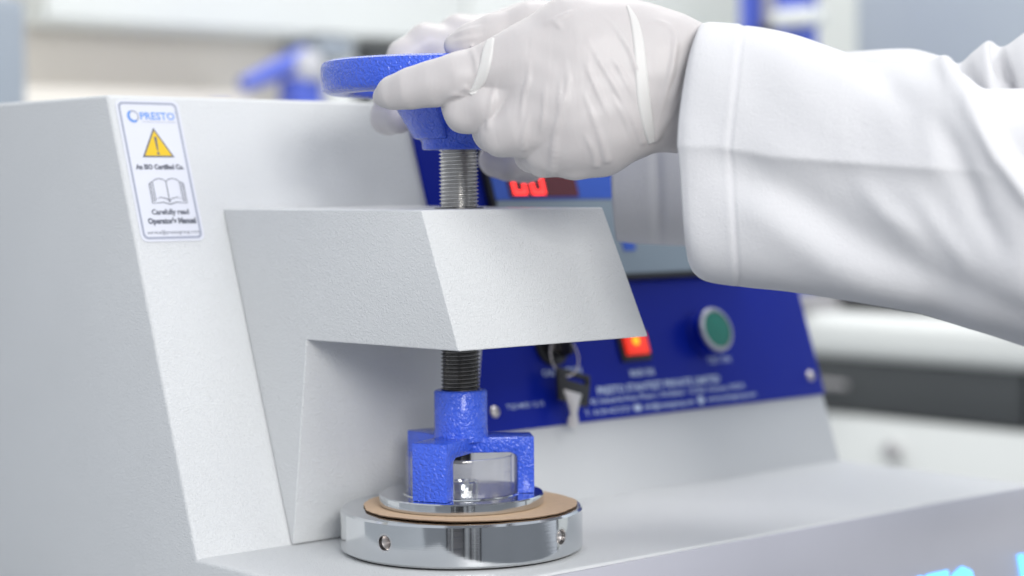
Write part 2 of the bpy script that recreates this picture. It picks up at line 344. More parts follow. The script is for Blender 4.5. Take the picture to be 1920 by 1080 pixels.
for c in (36, 126, 216, 306):
    d = azv(c); s = np.cross(zu, d); v = []; f = []; n = 28
    for (off, r) in ((0.0610, 0.0038), (0.0618, 0.0044), (0.0614, 0.0049)):
        for i in range(n):
            q = 2 * PI * i / n; rr = off; sx = r * math.cos(q)
            v.append(d * math.sqrt(max(1e-9, rr * rr - sx * sx)) + s * sx + zu * (0.0122 + r * math.sin(q)))
    for k in range(2):
        for i in range(n): f.append((k * n + i, k * n + (i + 1) % n, (k + 1) * n + (i + 1) % n, (k + 1) * n + i))
    from_data('hole_rim', v, f, 'nickel', platen, 'all')
    v, f = tube([d * 0.0475 + zu * 0.0122, d * 0.0560 + zu * 0.0122, d * 0.0592 + zu * 0.0122], [0.0006, 0.0018, 0.00375], 28, False); from_data('hole_cone', v, f, 'nickel', platen, 'all')
v, f = lathe([(0.0, 0.0002), (0.0585, 0.0002), (0.0585, 0.0012), (0.0, 0.0012)], 96); from_data('shadow_gap_disc', v, f, 'black', platen, 30)  # black disc put in for the shadow gap under the platen

# kraft paper specimen, roughly cut
n = 180; pts = []
ph = rng.uniform(0, 2 * PI, 12)
cc = rh * 0.0040 + fh * 0.001
for i in range(n):
    a = 2 * PI * i / n
    r = 0.0545 + 0.0005 * math.sin(3 * a + ph[0]) + 0.00035 * math.sin(7 * a + ph[1]) + 0.00022 * math.sin(17 * a + ph[2]) + 0.00015 * math.sin(41 * a + ph[3]) + rng.normal(0, 0.00006)
    pts.append((cc[0] + r * math.cos(a), cc[1] + r * math.sin(a), 0.0006 * max(0, math.sin(2 * a + 0.5)) * 0.5))
v = [(x, y, 0.02310 + w) for x, y, w in pts] + [(x, y, 0.02255 + w) for x, y, w in pts] + [(cc[0] + (x - cc[0]) * 0.75, cc[1] + (y - cc[1]) * 0.75, 0.02345) for x, y, w in pts]
f = [tuple(2 * n + i for i in range(n))]
for i in range(n):
    j = (i + 1) % n; f += [(i, j, n + j, n + i), (i, j, 2 * n + j, 2 * n + i)]
paper = from_data('paper_disc', v, f, 'kraft', None, 60)
paper['label'] = 'round brown kraft paper specimen clamped under the polished pressure plate'; paper['category'] = 'paper'
me = paper.data; me.materials.append(M['kraft_edge'])
for p in me.polygons:
    if abs(p.normal.z) < 0.5: p.material_index = 1

# warning label on the slanted front
LB = from_bm('warning_label', plate(rrect(-0.1103, -0.0718, 0.1660, 0.2446, 0.0035), 0.0001, 0.0004), 'sticker', T)
v, f = ring_mesh(rrect(-0.1090, -0.0731, 0.1673, 0.2433, 0.0030), rrect(-0.1077, -0.0744, 0.1686, 0.2420, 0.0022), 0.0003, 0.0005, SF); from_data('printed_border', v, f, 'ink_border', LB)
hx = disc(-0.1010, 0.2353, 0.0034, 36); hi = disc(-0.1006, 0.2355, 0.0023, 36); v, f = ring_mesh(hx, hi, 0.0004, 0.00055, SF); from_data('printed_logo_ring', v, f, 'ink_border', LB)
v, f = ring_mesh(disc(-0.1010, 0.2353, 0.0036, 24)[8:21], disc(-0.1008, 0.2354, 0.0025, 24)[8:21], 0.0005, 0.00065, SF); from_data('printed_logo_arc', v[:], [q for q in f if max(q) - min(q) != 12 and not (set(q) & {12, 25, 38, 51} and set(q) & {0, 13, 26, 39})], 'ink_blue', LB)
text('printed_name', 'PRESTO', SF, -0.0968, -0.0757, 0.2336, 0.0040, 'ink_blue', LB, 0.0001, 0.0004, 0.02)
text('printed_tagline', 'STANTEST PRIVATE LIMITED', SF, -0.0960, -0.0757, 0.2318, 0.0009, 'ink_border', LB, 0.0001, 0.0004)
text('printed_trade_mark', '®', SF, -0.0754, -0.0744, 0.2372, 0.0009, 'ink_blue', LB, 0.0001, 0.0004)
tri = [(-0.0902, 0.2290), (-0.1000, 0.2124), (-0.0806, 0.2124)]; cx = np.mean(tri, 0)
from_bm('warning_triangle_border', plate(tri, 0.0003, 0.0005), 'ink', LB)
from_bm('warning_triangle', plate([tuple(cx + (np.array(p) - cx) * 0.84) for p in tri], 0.0004, 0.0006), 'yellow', LB)
from_bm('exclamation_bar', plate([(-0.0910, 0.2238), (-0.0894, 0.2238), (-0.0898, 0.2162), (-0.0906, 0.2162)], 0.0005, 0.0007), 'ink', LB)
from_bm('exclamation_dot', plate(disc(-0.0902, 0.2146, 0.0008, 12), 0.0005, 0.0007), 'ink', LB)
text('printed_certificate', 'An ISO Certified Co.', SF, -0.1055, -0.0762, 0.2058, 0.0026, 'ink', LB, 0.0001, 0.0004, 0.06)
def stroke(name, pl, w, o, par, material='ink'):
    v = []; f = []; P = [np.array(p, float) for p in pl]
    for i, p in enumerate(P):
        t = P[min(i + 1, len(P) - 1)] - P[max(0, i - 1)]; t /= np.linalg.norm(t); q = np.array([-t[1], t[0]]) * w / 2
        v += [S(*(p + q), o), S(*(p - q), o)]
    for i in range(len(P) - 1): f.append((2 * i, 2 * i + 1, 2 * i + 3, 2 * i + 2))
    return from_data(name, v, f, material, par, None)
bx, by = -0.0890, 0.1868
for sgn in (-1, 1):
    k = lambda u, w: (bx + sgn * u, by + w)
    stroke('printed_book_page', [k(0, 0.0005), k(0, 0.0120), k(0.0015, 0.0132), k(0.004, 0.0138), k(0.0070, 0.0130), k(0.0082, 0.0120), k(0.0082, 0.0022), k(0.005, 0.0034), k(0.0015, 0.0026), k(0, 0.0012)], 0.00042, 0.0006, LB)
    stroke('printed_book_cover', [k(0.0082, 0.0120), k(0.0094, 0.0118), k(0.0094, 0.0010), k(0.0084, 0.0016), k(0.0082, 0.0030)], 0.00042, 0.0006, LB)
    stroke('printed_book_edge', [k(0.0094, 0.0112), k(0.0105, 0.0110), k(0.0105, 0.0000), k(0.0040, 0.0006), k(0.0, -0.0006)], 0.00050, 0.0006, LB)
text('printed_notice', 'Carefully read', SF, -0.1012, -0.0785, 0.1808, 0.0028, 'ink', LB, 0.0001, 0.0004, 0.04)
text('printed_manual', "Operator's Manual", SF, -0.1045, -0.0752, 0.1758, 0.0029, 'ink', LB, 0.0001, 0.0004, 0.06)
text('printed_address', 'service@prestogroup.com', SF, -0.1060, -0.0745, 0.1701, 0.0020, 'ink', LB, 0.0001, 0.0004, 0.0)

# blue control panel
CP = from_bm('control_panel', plate(rrect(0.0842, 0.3916, 0.0455, 0.2440, 0.0012, 3), 0.0003, 0.0022, 0.0004), 'panel_blue', T)
PO = 0.0022
for (x, s) in ((0.0986, 0.0575), (0.3811, 0.0588), (0.3811, 0.235)):
    bm = bmesh.new(); v, f = lathe([(0.0, 0.0024), (0.0018, 0.0022), (0.0034, 0.0010), (0.0036, 0.0)], 24)
    v = [S(x, s, PO) + np.array([1, 0, 0]) * a + SV * b + SN * c for a, b, c in v]; sc = from_data('panel_screw', v, f, 'nickel', CP, 50)
    v, f = lathe([(0.0, 0.00255), (0.0009, 0.00255), (0.0010, 0.0021)], 6); v = [S(x, s, PO) + np.array([1, 0, 0]) * a + SV * b + SN * c for a, b, c in v]; from_data('socket', v, f, 'black', sc, None)
def knob(name, x, s, prof, material, par, seg=40):
    v, f = lathe(prof, seg); v = [S(x, s, PO) + np.array([1, 0, 0]) * a + SV * b + SN * c for a, b, c in v]; return from_data(name, v, f, material, par, 40)
# green push button
gx, gs = 0.2880, 0.0930
PB = knob('push_button', gx, gs, [(0.0150, 0.0), (0.0150, 0.0015), (0.0138, 0.0020), (0.0138, 0.0105)], 'panel_blue', CP)  # barrel painted panel blue in place of chrome mirroring the panel
knob('button_ring', gx, gs, [(0.0139, 0.0095), (0.0144, 0.0105), (0.0144, 0.0120), (0.0136, 0.0128), (0.0120, 0.0130), (0.0117, 0.0122)], 'button_nickel', PB)
knob('button_cap', gx, gs, [(0.0, 0.0131), (0.009, 0.0130), (0.0112, 0.0126), (0.0117, 0.0118)], 'green', PB)
# rocker switch
RS = from_bm('rocker_switch', plate(rrect(0.2090, 0.2350, 0.0795, 0.0990, 0.001, 2), PO, PO + 0.002, 0.0005), 'black', CP)
rk = from_bm('rocker', plate(rrect(0.2128, 0.2318, 0.0832, 0.0962, 0.0006, 2), PO + 0.001, PO + 0.0042, 0.0008), 'red_lit', RS)
from_bm('lamp_core', plate(disc(0.2215, 0.0918, 0.0030, 16), PO + 0.003, PO + 0.0045), 'amber_lit', rk)
# key lock
kx, ks = 0.1535, 0.0935
KL = knob('key_lock', kx, ks, [(0.0125, 0.0), (0.0125, 0.002), (0.0112, 0.0035), (0.0085, 0.0036), (0.0085, 0.0065), (0.0078, 0.0072), (0.0, 0.0072)], 'black', CP)
knob('lock_barrel', kx, ks, [(0.0060, 0.0070), (0.0060, 0.0079), (0.0, 0.0080)], 'nickel', KL)
# key ring with hanging key
KR = empty('key_ring', tuple(S(kx, ks, PO + 0.008)), 'steel split ring with black headed key hanging from the panel lock', 'key')
def SK(x, s, o): return S(x, s, PO + o)
bm = plate(rrect(kx - 0.0012, kx + 0.0012, ks - 0.0095, ks + 0.0095, 0.0008, 2), PO + 0.0082, PO + 0.0180, 0.0004); from_bm('inserted_key_bow', bm, 'black', KR)
rc = (0.1500, 0.0835)
ringp = [SK(rc[0] + 0.0090 * math.cos(a), rc[1] + 0.0118 * math.sin(a), 0.0135 + 0.002 * math.cos(a)) for a in np.linspace(0, 2 * PI, 49)]
v, f = tube(ringp, 0.00045, 8); from_data('split_ring', v, f, 'nickel', KR, 60)
ka = math.radians(-17); kd = np.array([math.sin(ka), -math.cos(ka)]); kp = np.array([math.cos(ka), math.sin(ka)]); k0 = np.array([0.1550, 0.0742])
def KP(a, b): q = k0 + kp * a + kd * b; return (q[0], q[1])
hd = [KP(-0.0105, 0.0), KP(0.0105, 0.0), KP(0.0112, 0.0010), KP(0.0095, 0.0145), KP(-0.0095, 0.0145), KP(-0.0112, 0.0010)]
outer = []; inner = []
bm = plate([KP(-0.0124, 0.0062), KP(0.0128, 0.0062), KP(0.0112, 0.0195), KP(-0.0112, 0.0195)], PO + 0.0105, PO + 0.0135, 0.0006); kh = from_bm('key_head', bm, 'black', KR)
for a0, a1, b0, b1 in ((-0.0126, -0.0050, -0.0002, 0.0066), (0.0098, 0.0130, -0.0002, 0.0066), (-0.0052, 0.0100, -0.0002, 0.0030)):
    from_bm('key_head_rim', plate([KP(a0, b0), KP(a1, b0), KP(a1, b1), KP(a0, b1)], PO + 0.0106, PO + 0.0134, 0.0005), 'black', kh)
bl = [KP(-0.0085, 0.0130), KP(0.0058, 0.0130), KP(0.0036, 0.0205), KP(0.0022, 0.0260), KP(0.0036, 0.0310), KP(0.0012, 0.0345), KP(-0.0030, 0.0338), KP(-0.0044, 0.0305), KP(-0.0026, 0.0265), KP(-0.0052, 0.0205)]
from_bm('key_blade', plate(bl, PO + 0.0112, PO + 0.0137, 0.0003), 'nickel', KR)
# panel printing
text('printed_calibration', 'CALIBRATION', SF, 0.1420, 0.1740, 0.0755, 0.0040, 'white_ink', CP, 0.0001, PO, 0.02)
text('printed_main_on', 'MAIN ON', SF, 0.2140, 0.2350, 0.0700, 0.0045, 'white_ink', CP, 0.0001, PO, 0.03)
text('printed_test_on', 'TEST ON', SF, 0.2850, 0.3070, 0.0735, 0.0042, 'white_ink', CP, 0.0001, PO, 0.01)
text('printed_company', 'PRESTO STANTEST PRIVATE LIMITED', SF, 0.1830, 0.2925, 0.0612, 0.0046, 'white_ink', CP, 0.0001, PO, 0.03)
text('printed_street', 'Plot No. 42, Industrial Area, Phase-1, Faridabad - 121003, Haryana, INDIA', SF, 0.1560, 0.3140, 0.0557, 0.0033, 'white_ink', CP, 0.0001, PO, 0.015)
text('printed_phone', 'T : 0129-4272727', SF, 0.1690, 0.2080, 0.0490, 0.0032, 'white_ink', CP, 0.0001, PO, 0.01)
from_bm('printed_mail_icon', plate(rrect(0.2105, 0.2165, 0.0485, 0.0525, 0.0004, 2), PO, PO + 0.0001), 'white_ink', CP)
text('printed_mail', 'info@prestogroup.com', SF, 0.2195, 0.2640, 0.0490, 0.0034, 'white_ink', CP, 0.0001, PO, 0.02)
from_bm('printed_globe_icon', plate(disc(0.2705, 0.0508, 0.0029, 20), PO, PO + 0.0001), 'white_ink', CP)
text('printed_web', 'www.prestogroup.com', SF, 0.2765, 0.3225, 0.0495, 0.0032, 'white_ink', CP, 0.0001, PO, 0.02)
text('printed_form_code', 'TQS-MSD 12.15', SF, 0.1084, 0.1378, 0.0580, 0.0030, 'white_ink', CP, 0.0001, PO, 0.005)
# display module
DM = from_bm('display_module', plate(rrect(0.1290, 0.3360, 0.1310, 0.2430, 0.002, 3), PO, PO + 0.006, 0.0008), 'black', T)
MO = PO + 0.006
from_bm('display_face', plate(rrect(0.1315, 0.3335, 0.1835, 0.2405, 0.001, 2), MO, MO + 0.0006), 'module_blue', DM)
from_bm('keypad_face', plate(rrect(0.1315, 0.3335, 0.1345, 0.1830, 0.001, 2), MO, MO + 0.0006), 'module_grey', DM)
DW = from_bm('display_window', plate(rrect(0.1430, 0.2000, 0.1850, 0.2150, 0.001, 2), MO + 0.0003, MO + 0.0012), 'led_window', DM)
for i, x0 in enumerate((0.1462, 0.1612)):     # seven segment zeros
    w_, h_, t_ = 0.0108, 0.0240, 0.0024; b0 = 0.1866
    segs = {'a': (x0, x0 + w_, b0 + h_ - t_, b0 + h_), 'd': (x0, x0 + w_, b0, b0 + t_), 'f': (x0, x0 + t_, b0 + h_ / 2 + 0.0003, b0 + h_ - t_ - 0.0003), 'e': (x0, x0 + t_, b0 + t_ + 0.0003, b0 + h_ / 2 - 0.0003), 'b': (x0 + w_ - t_, x0 + w_, b0 + h_ / 2 + 0.0003, b0 + h_ - t_ - 0.0003), 'c': (x0 + w_ - t_, x0 + w_, b0 + t_ + 0.0003, b0 + h_ / 2 - 0.0003)}
    for sg in segs.values(): from_bm('lit_segment', plate([(sg[0], sg[2]), (sg[1], sg[2]), (sg[1], sg[3]), (sg[0], sg[3])], MO + 0.001, MO + 0.0015), 'led', DW)
for x0 in (0.1560, 0.1810, 0.2060, 0.2275, 0.2900):
    if x0 in (0.2900,): continue
    from_bm('key_button', plate(rrect(x0, x0 + 0.0105, 0.1490, 0.1585, 0.001, 2), MO + 0.0005, MO + 0.0012), 'module_blue', DM)
from_bm('printed_dot', plate(disc(0.2290, 0.2010, 0.0020, 16), MO + 0.0006, MO + 0.0008), 'panel_blue', DM)

# ------------------------------------------------------------------ gloved hands from a distance field
def capsule(P, a, b, ra, rb):
    ba = b - a; h = np.clip(((P - a) @ ba) / (ba @ ba + 1e-12), 0, 1)
    return np.linalg.norm(P - (a + h[..., None] * ba), axis=-1) - (ra + h * (rb - ra))
def smin(d1, d2, k):
    h = np.clip(0.5 + 0.5 * (d2 - d1) / k, 0, 1); return d2 + (d1 - d2) * h - k * h * (1 - h)
class Field:
    def __init__(s, groups): s.groups = groups       # (k_inner, k_outer, capsules[, k_palm]); the first group is the palm
    def points(s, P):
        tot = None; palm_ = None
        for gr in s.groups:
            ki, ko, caps = gr[:3]; g = None
            for c in caps:
                d = capsule(P, *c); g = d if g is None else smin(g, d, ki)
            if palm_ is None: palm_ = g
            if len(gr) > 3: g = smin(palm_, g, gr[3])
            tot = g if tot is None else (np.minimum(tot, g) if len(gr) > 3 else smin(tot, g, ko))
        return tot
    def grid(s, lo, hi, h):
        n = np.ceil((hi - lo) / h).astype(int) + 1
        ax = [(lo[i] + h * np.arange(n[i])).astype(np.float32) for i in range(3)]
        tot = np.full(n, 0.02, np.float32); palm_ = None
        def sub(caps, mg):
            l = np.min([np.minimum(c[0], c[1]) - max(c[2], c[3]) for c in caps], 0) - mg
            u = np.max([np.maximum(c[0], c[1]) + max(c[2], c[3]) for c in caps], 0) + mg
            i0 = np.clip(((l - lo) / h).astype(int), 0, n - 1); i1 = np.clip(np.ceil((u - lo) / h).astype(int) + 1, 1, n)
            return tuple(slice(a, b) for a, b in zip(i0, i1))
        for gr in s.groups:
            ki, ko, caps = gr[:3]; mg = 0.012 if len(caps[0]) and max(c[2] for c in caps) > 0.005 else 0.004
            sl = sub(caps, mg)
            P = np.stack(np.meshgrid(ax[0][sl[0]], ax[1][sl[1]], ax[2][sl[2]], indexing='ij'), -1)
            g = None
            for c in caps:
                d = capsule(P, *[np.asarray(q, np.float32) for q in c]); g = d if g is None else smin(g, d, np.float32(ki))
            if palm_ is None: palm_ = np.full(n, 0.02, np.float32); palm_[sl] = g
            if len(gr) > 3: g = smin(palm_[sl], g, np.float32(gr[3]))
            tot[sl] = np.minimum(tot[sl], g) if len(gr) > 3 else smin(tot[sl], g, np.float32(ko))
        return tot, ax
def surface_nets(f, ax, h):
    lo = np.array([a[0] for a in ax]); ins = f < 0
    n = np.array(f.shape); c = n - 1
    corner = [(i, j, k) for i in (0, 1) for j in (0, 1) for k in (0, 1)]
    cnt = np.zeros(c, np.int8)
    for i, j, k in corner: cnt += ins[i:i + c[0], j:j + c[1], k:k + c[2]]
    act = np.argwhere((cnt > 0) & (cnt < 8)); idx = -np.ones(c, np.int64); idx[tuple(act.T)] = np.arange(len(act))
    acc = np.zeros((len(act), 3)); w = np.zeros(len(act))
    for a in corner:
        for d in range(3):
            if a[d]: continue
            b = list(a); b[d] = 1
            fa = f[tuple((act + a).T)]; fb = f[tuple((act + b).T)]; m_ = (fa < 0) != (fb < 0)
            t = np.where(m_, fa / np.where(m_, fa - fb, 1), 0); p = np.tile(np.array(a, float), (len(act), 1)); p[:, d] = t
            acc[m_] += p[m_]; w[m_] += 1
    V = lo + h * (act + acc / w[:, None]); quads = []
    for d in range(3):
        e1, e2 = [(1, 2), (2, 0), (0, 1)][d]
        sl0 = [slice(1, -1)] * 3; sl0[d] = slice(0, -1); sl1 = [slice(1, -1)] * 3; sl1[d] = slice(1, None)
        A = ins[tuple(sl0)]; B = ins[tuple(sl1)]
        q = np.argwhere(A != B); off = np.array([1, 1, 1]); off[d] = 0; q0 = q + off
        fl = A[tuple(q.T)]
        def cell(o1, o2):
            r = q0.copy(); r[:, e1] -= o1; r[:, e2] -= o2; return idx[tuple(r.T)]
        Q = np.stack([cell(0, 0), cell(1, 0), cell(1, 1), cell(0, 1)], 1); Q[~fl] = Q[~fl][:, ::-1]; quads.append(Q)
    return V, np.concatenate(quads)
CAML = np.array([CAM @ rh, -(CAM @ fh), CAM[2]])
def trace(field, x, y):                       # where a view ray meets the glove
    d = ray(x, y); d = np.array([d @ rh, -(d @ fh), d[2]]); d /= np.linalg.norm(d); s = 0.75
    for _ in range(60):
        e = float(field.points((CAML + d * s)[None])[0]); s += e * 0.9
        if e < 1e-4: return CAML + d * s
        if s > 1.4: return None
    return CAML + d * s
def q(x, y, t, r): return (loc_at(x, y, t / 1000.0), r / 1000.0)
def chain(*pts): return [(pts[i][0], pts[i + 1][0], pts[i][1], pts[i + 1][1]) for i in range(len(pts) - 1)]
def glove_mesh(name, field, h, parent, flat=None):
    allp = np.array([p for g in field.groups for c in g[2] for p in (c[0], c[1])]); rr = max(max(c[2], c[3]) for g in field.groups for c in g[2])
    f, ax = field.grid(allp.min(0) - rr - 0.004, allp.max(0) + rr + 0.004, h)
    P = np.stack(np.meshgrid(*ax, indexing='ij'), -1)
    f = f + 0.00010 * (np.sin(P[..., 0] * 210 + 1.3 * np.sin(P[..., 2] * 230)) * np.sin(P[..., 1] * 360 + 2) + np.sin(P[..., 2] * 520 + 2 * np.sin(P[..., 0] * 150)))
    V, Q = surface_nets(f, ax, h)
    if flat: V[:, 1] = flat[0] + (V[:, 1] - flat[0]) * flat[1]
    W = l2w(V)
    me = bpy.data.meshes.new(name); me.from_pydata(W.tolist(), [], Q.tolist()); me.update()
    bm = bmesh.new(); bm.from_mesh(me); bmesh.ops.recalc_face_normals(bm, faces=bm.faces)
    bmesh.ops.smooth_vert(bm, verts=bm.verts, factor=0.25, use_axis_x=True, use_axis_y=True, use_axis_z=True); bm.to_mesh(me); bm.free()
    return link(name, me, 'glove', parent, 'all')
PR = empty('person', tuple(rh * 0.62 - fh * 0.30 + zu * TZ), 'person in white lab coat and pale gloves turning the blue handwheel', 'person')

# near hand
index = chain(q(718, 182, 66, 4.4), q(738, 175, 70, 7.0), q(772, 166, 75, 8.7), q(815, 157, 78, 9.9), q(860, 146, 80, 10.9), q(930, 128, 80, 12.2), q(985, 108, 80, 13.5))
middle = chain(q(1000, 170, 80, 12), q(915, 198, 81, 11.0), q(872, 208, 78, 9.2), q(868, 200, 58, 8.5), q(895, 195, 42, 8))
ringf = chain(q(1050, 210, 85, 12.5), q(970, 240, 86, 11.5), q(938, 250, 84, 9.2), q(925, 248, 58, 9), q(950, 235, 44, 8))
pinky = chain(q(1100, 250, 84, 12.5), q(1055, 274, 84, 11.0), q(1022, 284, 82, 9.0), q(1000, 288, 56, 8.5), q(1020, 280, 44, 7))
palm = chain(q(985, 108, 80, 14.0), q(1075, 78, 78, 18.0), q(1170, 88, 76, 19.0), q(1245, 115, 76, 19.5), q(1360, 140, 76, 19)) \
     + chain(q(1000, 160, 83, 14), q(1100, 150, 82, 18), q(1240, 150, 78, 20)) \
     + chain(q(1040, 210, 86, 14), q(1120, 205, 83, 16), q(1225, 175, 78, 16), q(1290, 190, 76, 15), q(1360, 200, 76, 18)) \
     + chain(q(1085, 246, 86, 13.8), q(1135, 243, 82, 15), q(1190, 218, 78, 12.5), q(1238, 204, 76, 10.5), q(1290, 212, 76, 13), q(1370, 215, 76, 17))
middle += chain(q(846, 196, 72, 4.5), q(864, 226, 74, 4.2), q(905, 229, 79, 5.0))
ringf += chain(q(914, 250, 76, 5.0), q(938, 270, 80, 4.6), q(985, 272, 84, 6.0))
pinky += chain(q(994, 288, 74, 5.0), q(1016, 309, 78, 4.6), q(1075, 312, 82, 4.6), q(1130, 304, 80, 4.6))
thumb = chain(q(1180, 90, 66, 17), q(1090, 62, 58, 15), q(1000, 58, 54, 12.5), q(930, 72, 52, 10.5), q(885, 84, 52, 9.0), q(855, 88, 52, 5.6))
palm_in = chain(q(1120, 160, 62, 17), q(1010, 190, 62, 12))
palm += chain(q(1020, 130, 81, 13), q(1060, 180, 83, 14), q(1095, 225, 84, 15)) + chain(q(1110, 110, 79, 17), q(1150, 190, 81, 17))
base = [(0.014, 0.004, palm + palm_in), (0.005, 0.0015, index, 0.009), (0.004, 0.0012, middle, 0.006), (0.004, 0.0012, ringf, 0.010), (0.004, 0.0012, pinky, 0.010), (0.005, 0.003, thumb)]
NH = Field(base)
folds = []
def Z5(p): return (820 + p[0] / 3.176, p[1] / 3.176)
def ridge(pts, w0, w1, w2, k=0.0012):
    # soft glove fold laid on the surface along a line of view points, sinking in at its thin ends
    pts = np.array(pts, float); n0 = len(pts); tt = np.linspace(0, n0 - 1, 8 * (n0 - 1) + 1); P = []
    for t in tt:
        i = min(int(t), n0 - 2); u = t - i; p0 = pts[max(i - 1, 0)]; p1 = pts[i]; p2 = pts[i + 1]; p3 = pts[min(i + 2, n0 - 1)]
        P.append(0.5 * (2 * p1 + (p2 - p0) * u + (2 * p0 - 5 * p1 + 4 * p2 - p3) * u * u + (3 * p1 - p0 - 3 * p2 + p3) * u ** 3))
    hit = []
    for p in P:
        h = trace(NH, *p)
        if h is not None and h[1] > 0.03: hit.append(h)
    if len(hit) < 3: return
    n = len(hit); caps = []; ctr = []; R = []
    for i, h in enumerate(hit):
        u = i / (n - 1); r = np.interp(u, (0, 0.5, 1), (w0, w1, w2)) / 1000
        endf = max(0, 1 - u / 0.3) * (w0 < 1.05) + max(0, (u - 0.7) / 0.3) * (w2 < 1.05)
        e = 4e-4; gn = np.array([float(NH.points((h + np.eye(3)[a] * e)[None])[0] - NH.points((h - np.eye(3)[a] * e)[None])[0]) for a in range(3)]); gn /= np.linalg.norm(gn) + 1e-9
        ctr.append(h - gn * (0.55 * r + 0.0011 * endf)); R.append(r)
    folds.append((0.0008, k, [(ctr[i], ctr[i + 1], R[i], R[i + 1]) for i in range(n - 1)]))
for pl, w in [
    ([(200, 280), (232, 370), (238, 460)], (0.5, 1.1, 0.6)),
    ([(350, 470), (325, 600), (305, 755)], (0.5, 1.4, 1.5)),
    ([(1005, 95), (1100, 210), (1160, 310), (1205, 440)], (0.5, 1.3, 1.2)),
    ([(888, 215), (960, 340), (1080, 540), (1160, 700), (1228, 850)], (0.5, 1.3, 1.5)),
    ([(880, 355), (950, 520), (1040, 720)], (0.4, 1.1, 0.5)), ([(870, 540), (930, 690), (985, 850), (1015, 960)], (0.6, 1.3, 1.7)),
    ([(760, 350), (780, 490), (745, 640), (705, 800), (685, 1030)], (0.5, 1.4, 2.4)),
    ([(545, 350), (540, 480), (512, 590), (497, 780)], (0.4, 1.2, 0.8)), ([(640, 480), (632, 700), (610, 800)], (0.4, 1.0, 0.5)),
    ([(545, 680), (520, 800), (515, 890)], (0.7, 1.5, 1.2)), ([(735, 470), (728, 690)], (0.4, 1.0, 0.5)),
    ([(1035, 320), (1110, 440), (1190, 600)], (0.4, 0.9, 0.5)), ([(690, 118), (745, 165)], (0.4, 0.9, 0.4)),
    ([(640, 150), (740, 95), (820, 55)], (0.6, 1.2, 0.5)), ([(1040, 560), (1120, 700), (1180, 860)], (0.4, 1.0, 1.0)),
    ([(870, 780), (930, 900), (945, 990)], (0.4, 1.1, 1.2)),
    ([(1400, 130), (1425, 230), (1400, 420), (1345, 620), (1300, 830)], (0.6, 1.6, 2.0)), ([(1520, 230), (1440, 480), (1390, 640), (1310, 830)], (0.8, 1.8, 1.8)),
    ([(1300, 110), (1390, 160), (1430, 220)], (0.5, 1.1, 0.6)), ([(1480, 520), (1420, 640), (1340, 790)], (0.8, 1.5, 1.0)),
    ([(120, 560), (165, 520), (190, 560)], (0.4, 0.8, 0.4)), ([(60, 590), (100, 560), (150, 572)], (0.4, 0.8, 0.4)),
    ([(300, 160), (200, 185), (80, 215)], (0.5, 1.3, 0.8)), ([(280, 215), (180, 235), (90, 260)], (0.5, 0.9, 0.4)),
]: ridge([Z5(p) for p in pl], *w)
NHW = Field(base + folds)
glove_mesh("glove", NHW, 0.00075, PR, (0.082, 0.76))
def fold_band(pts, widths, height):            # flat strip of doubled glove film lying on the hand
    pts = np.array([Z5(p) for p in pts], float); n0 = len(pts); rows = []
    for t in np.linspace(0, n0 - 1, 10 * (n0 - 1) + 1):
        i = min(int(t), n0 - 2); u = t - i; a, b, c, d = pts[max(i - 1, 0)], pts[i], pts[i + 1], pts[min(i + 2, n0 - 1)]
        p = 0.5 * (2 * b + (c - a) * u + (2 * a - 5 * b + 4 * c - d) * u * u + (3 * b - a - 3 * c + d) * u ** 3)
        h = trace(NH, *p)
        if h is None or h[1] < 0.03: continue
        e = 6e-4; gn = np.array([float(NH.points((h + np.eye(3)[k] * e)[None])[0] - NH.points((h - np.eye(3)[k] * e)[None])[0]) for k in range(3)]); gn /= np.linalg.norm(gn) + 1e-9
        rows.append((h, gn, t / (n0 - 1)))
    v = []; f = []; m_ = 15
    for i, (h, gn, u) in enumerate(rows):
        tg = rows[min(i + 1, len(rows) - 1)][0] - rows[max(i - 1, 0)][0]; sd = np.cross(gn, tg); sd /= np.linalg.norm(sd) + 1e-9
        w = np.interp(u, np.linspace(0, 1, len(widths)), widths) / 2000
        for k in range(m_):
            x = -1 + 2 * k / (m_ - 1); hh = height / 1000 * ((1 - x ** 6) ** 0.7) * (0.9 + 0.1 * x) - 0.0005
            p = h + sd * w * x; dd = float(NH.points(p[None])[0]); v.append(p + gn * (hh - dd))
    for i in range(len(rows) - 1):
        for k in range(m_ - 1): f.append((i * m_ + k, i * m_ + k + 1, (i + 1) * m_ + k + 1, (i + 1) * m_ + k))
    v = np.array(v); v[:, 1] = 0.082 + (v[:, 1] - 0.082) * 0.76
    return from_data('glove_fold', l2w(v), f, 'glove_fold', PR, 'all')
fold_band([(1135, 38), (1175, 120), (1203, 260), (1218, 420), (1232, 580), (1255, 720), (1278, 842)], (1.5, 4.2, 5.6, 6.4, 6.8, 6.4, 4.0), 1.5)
fold_band([(318, 236), (300, 300), (280, 400), (248, 490), (198, 562)], (4.4, 6.0, 6.0, 5.2, 2.4), 1.6)

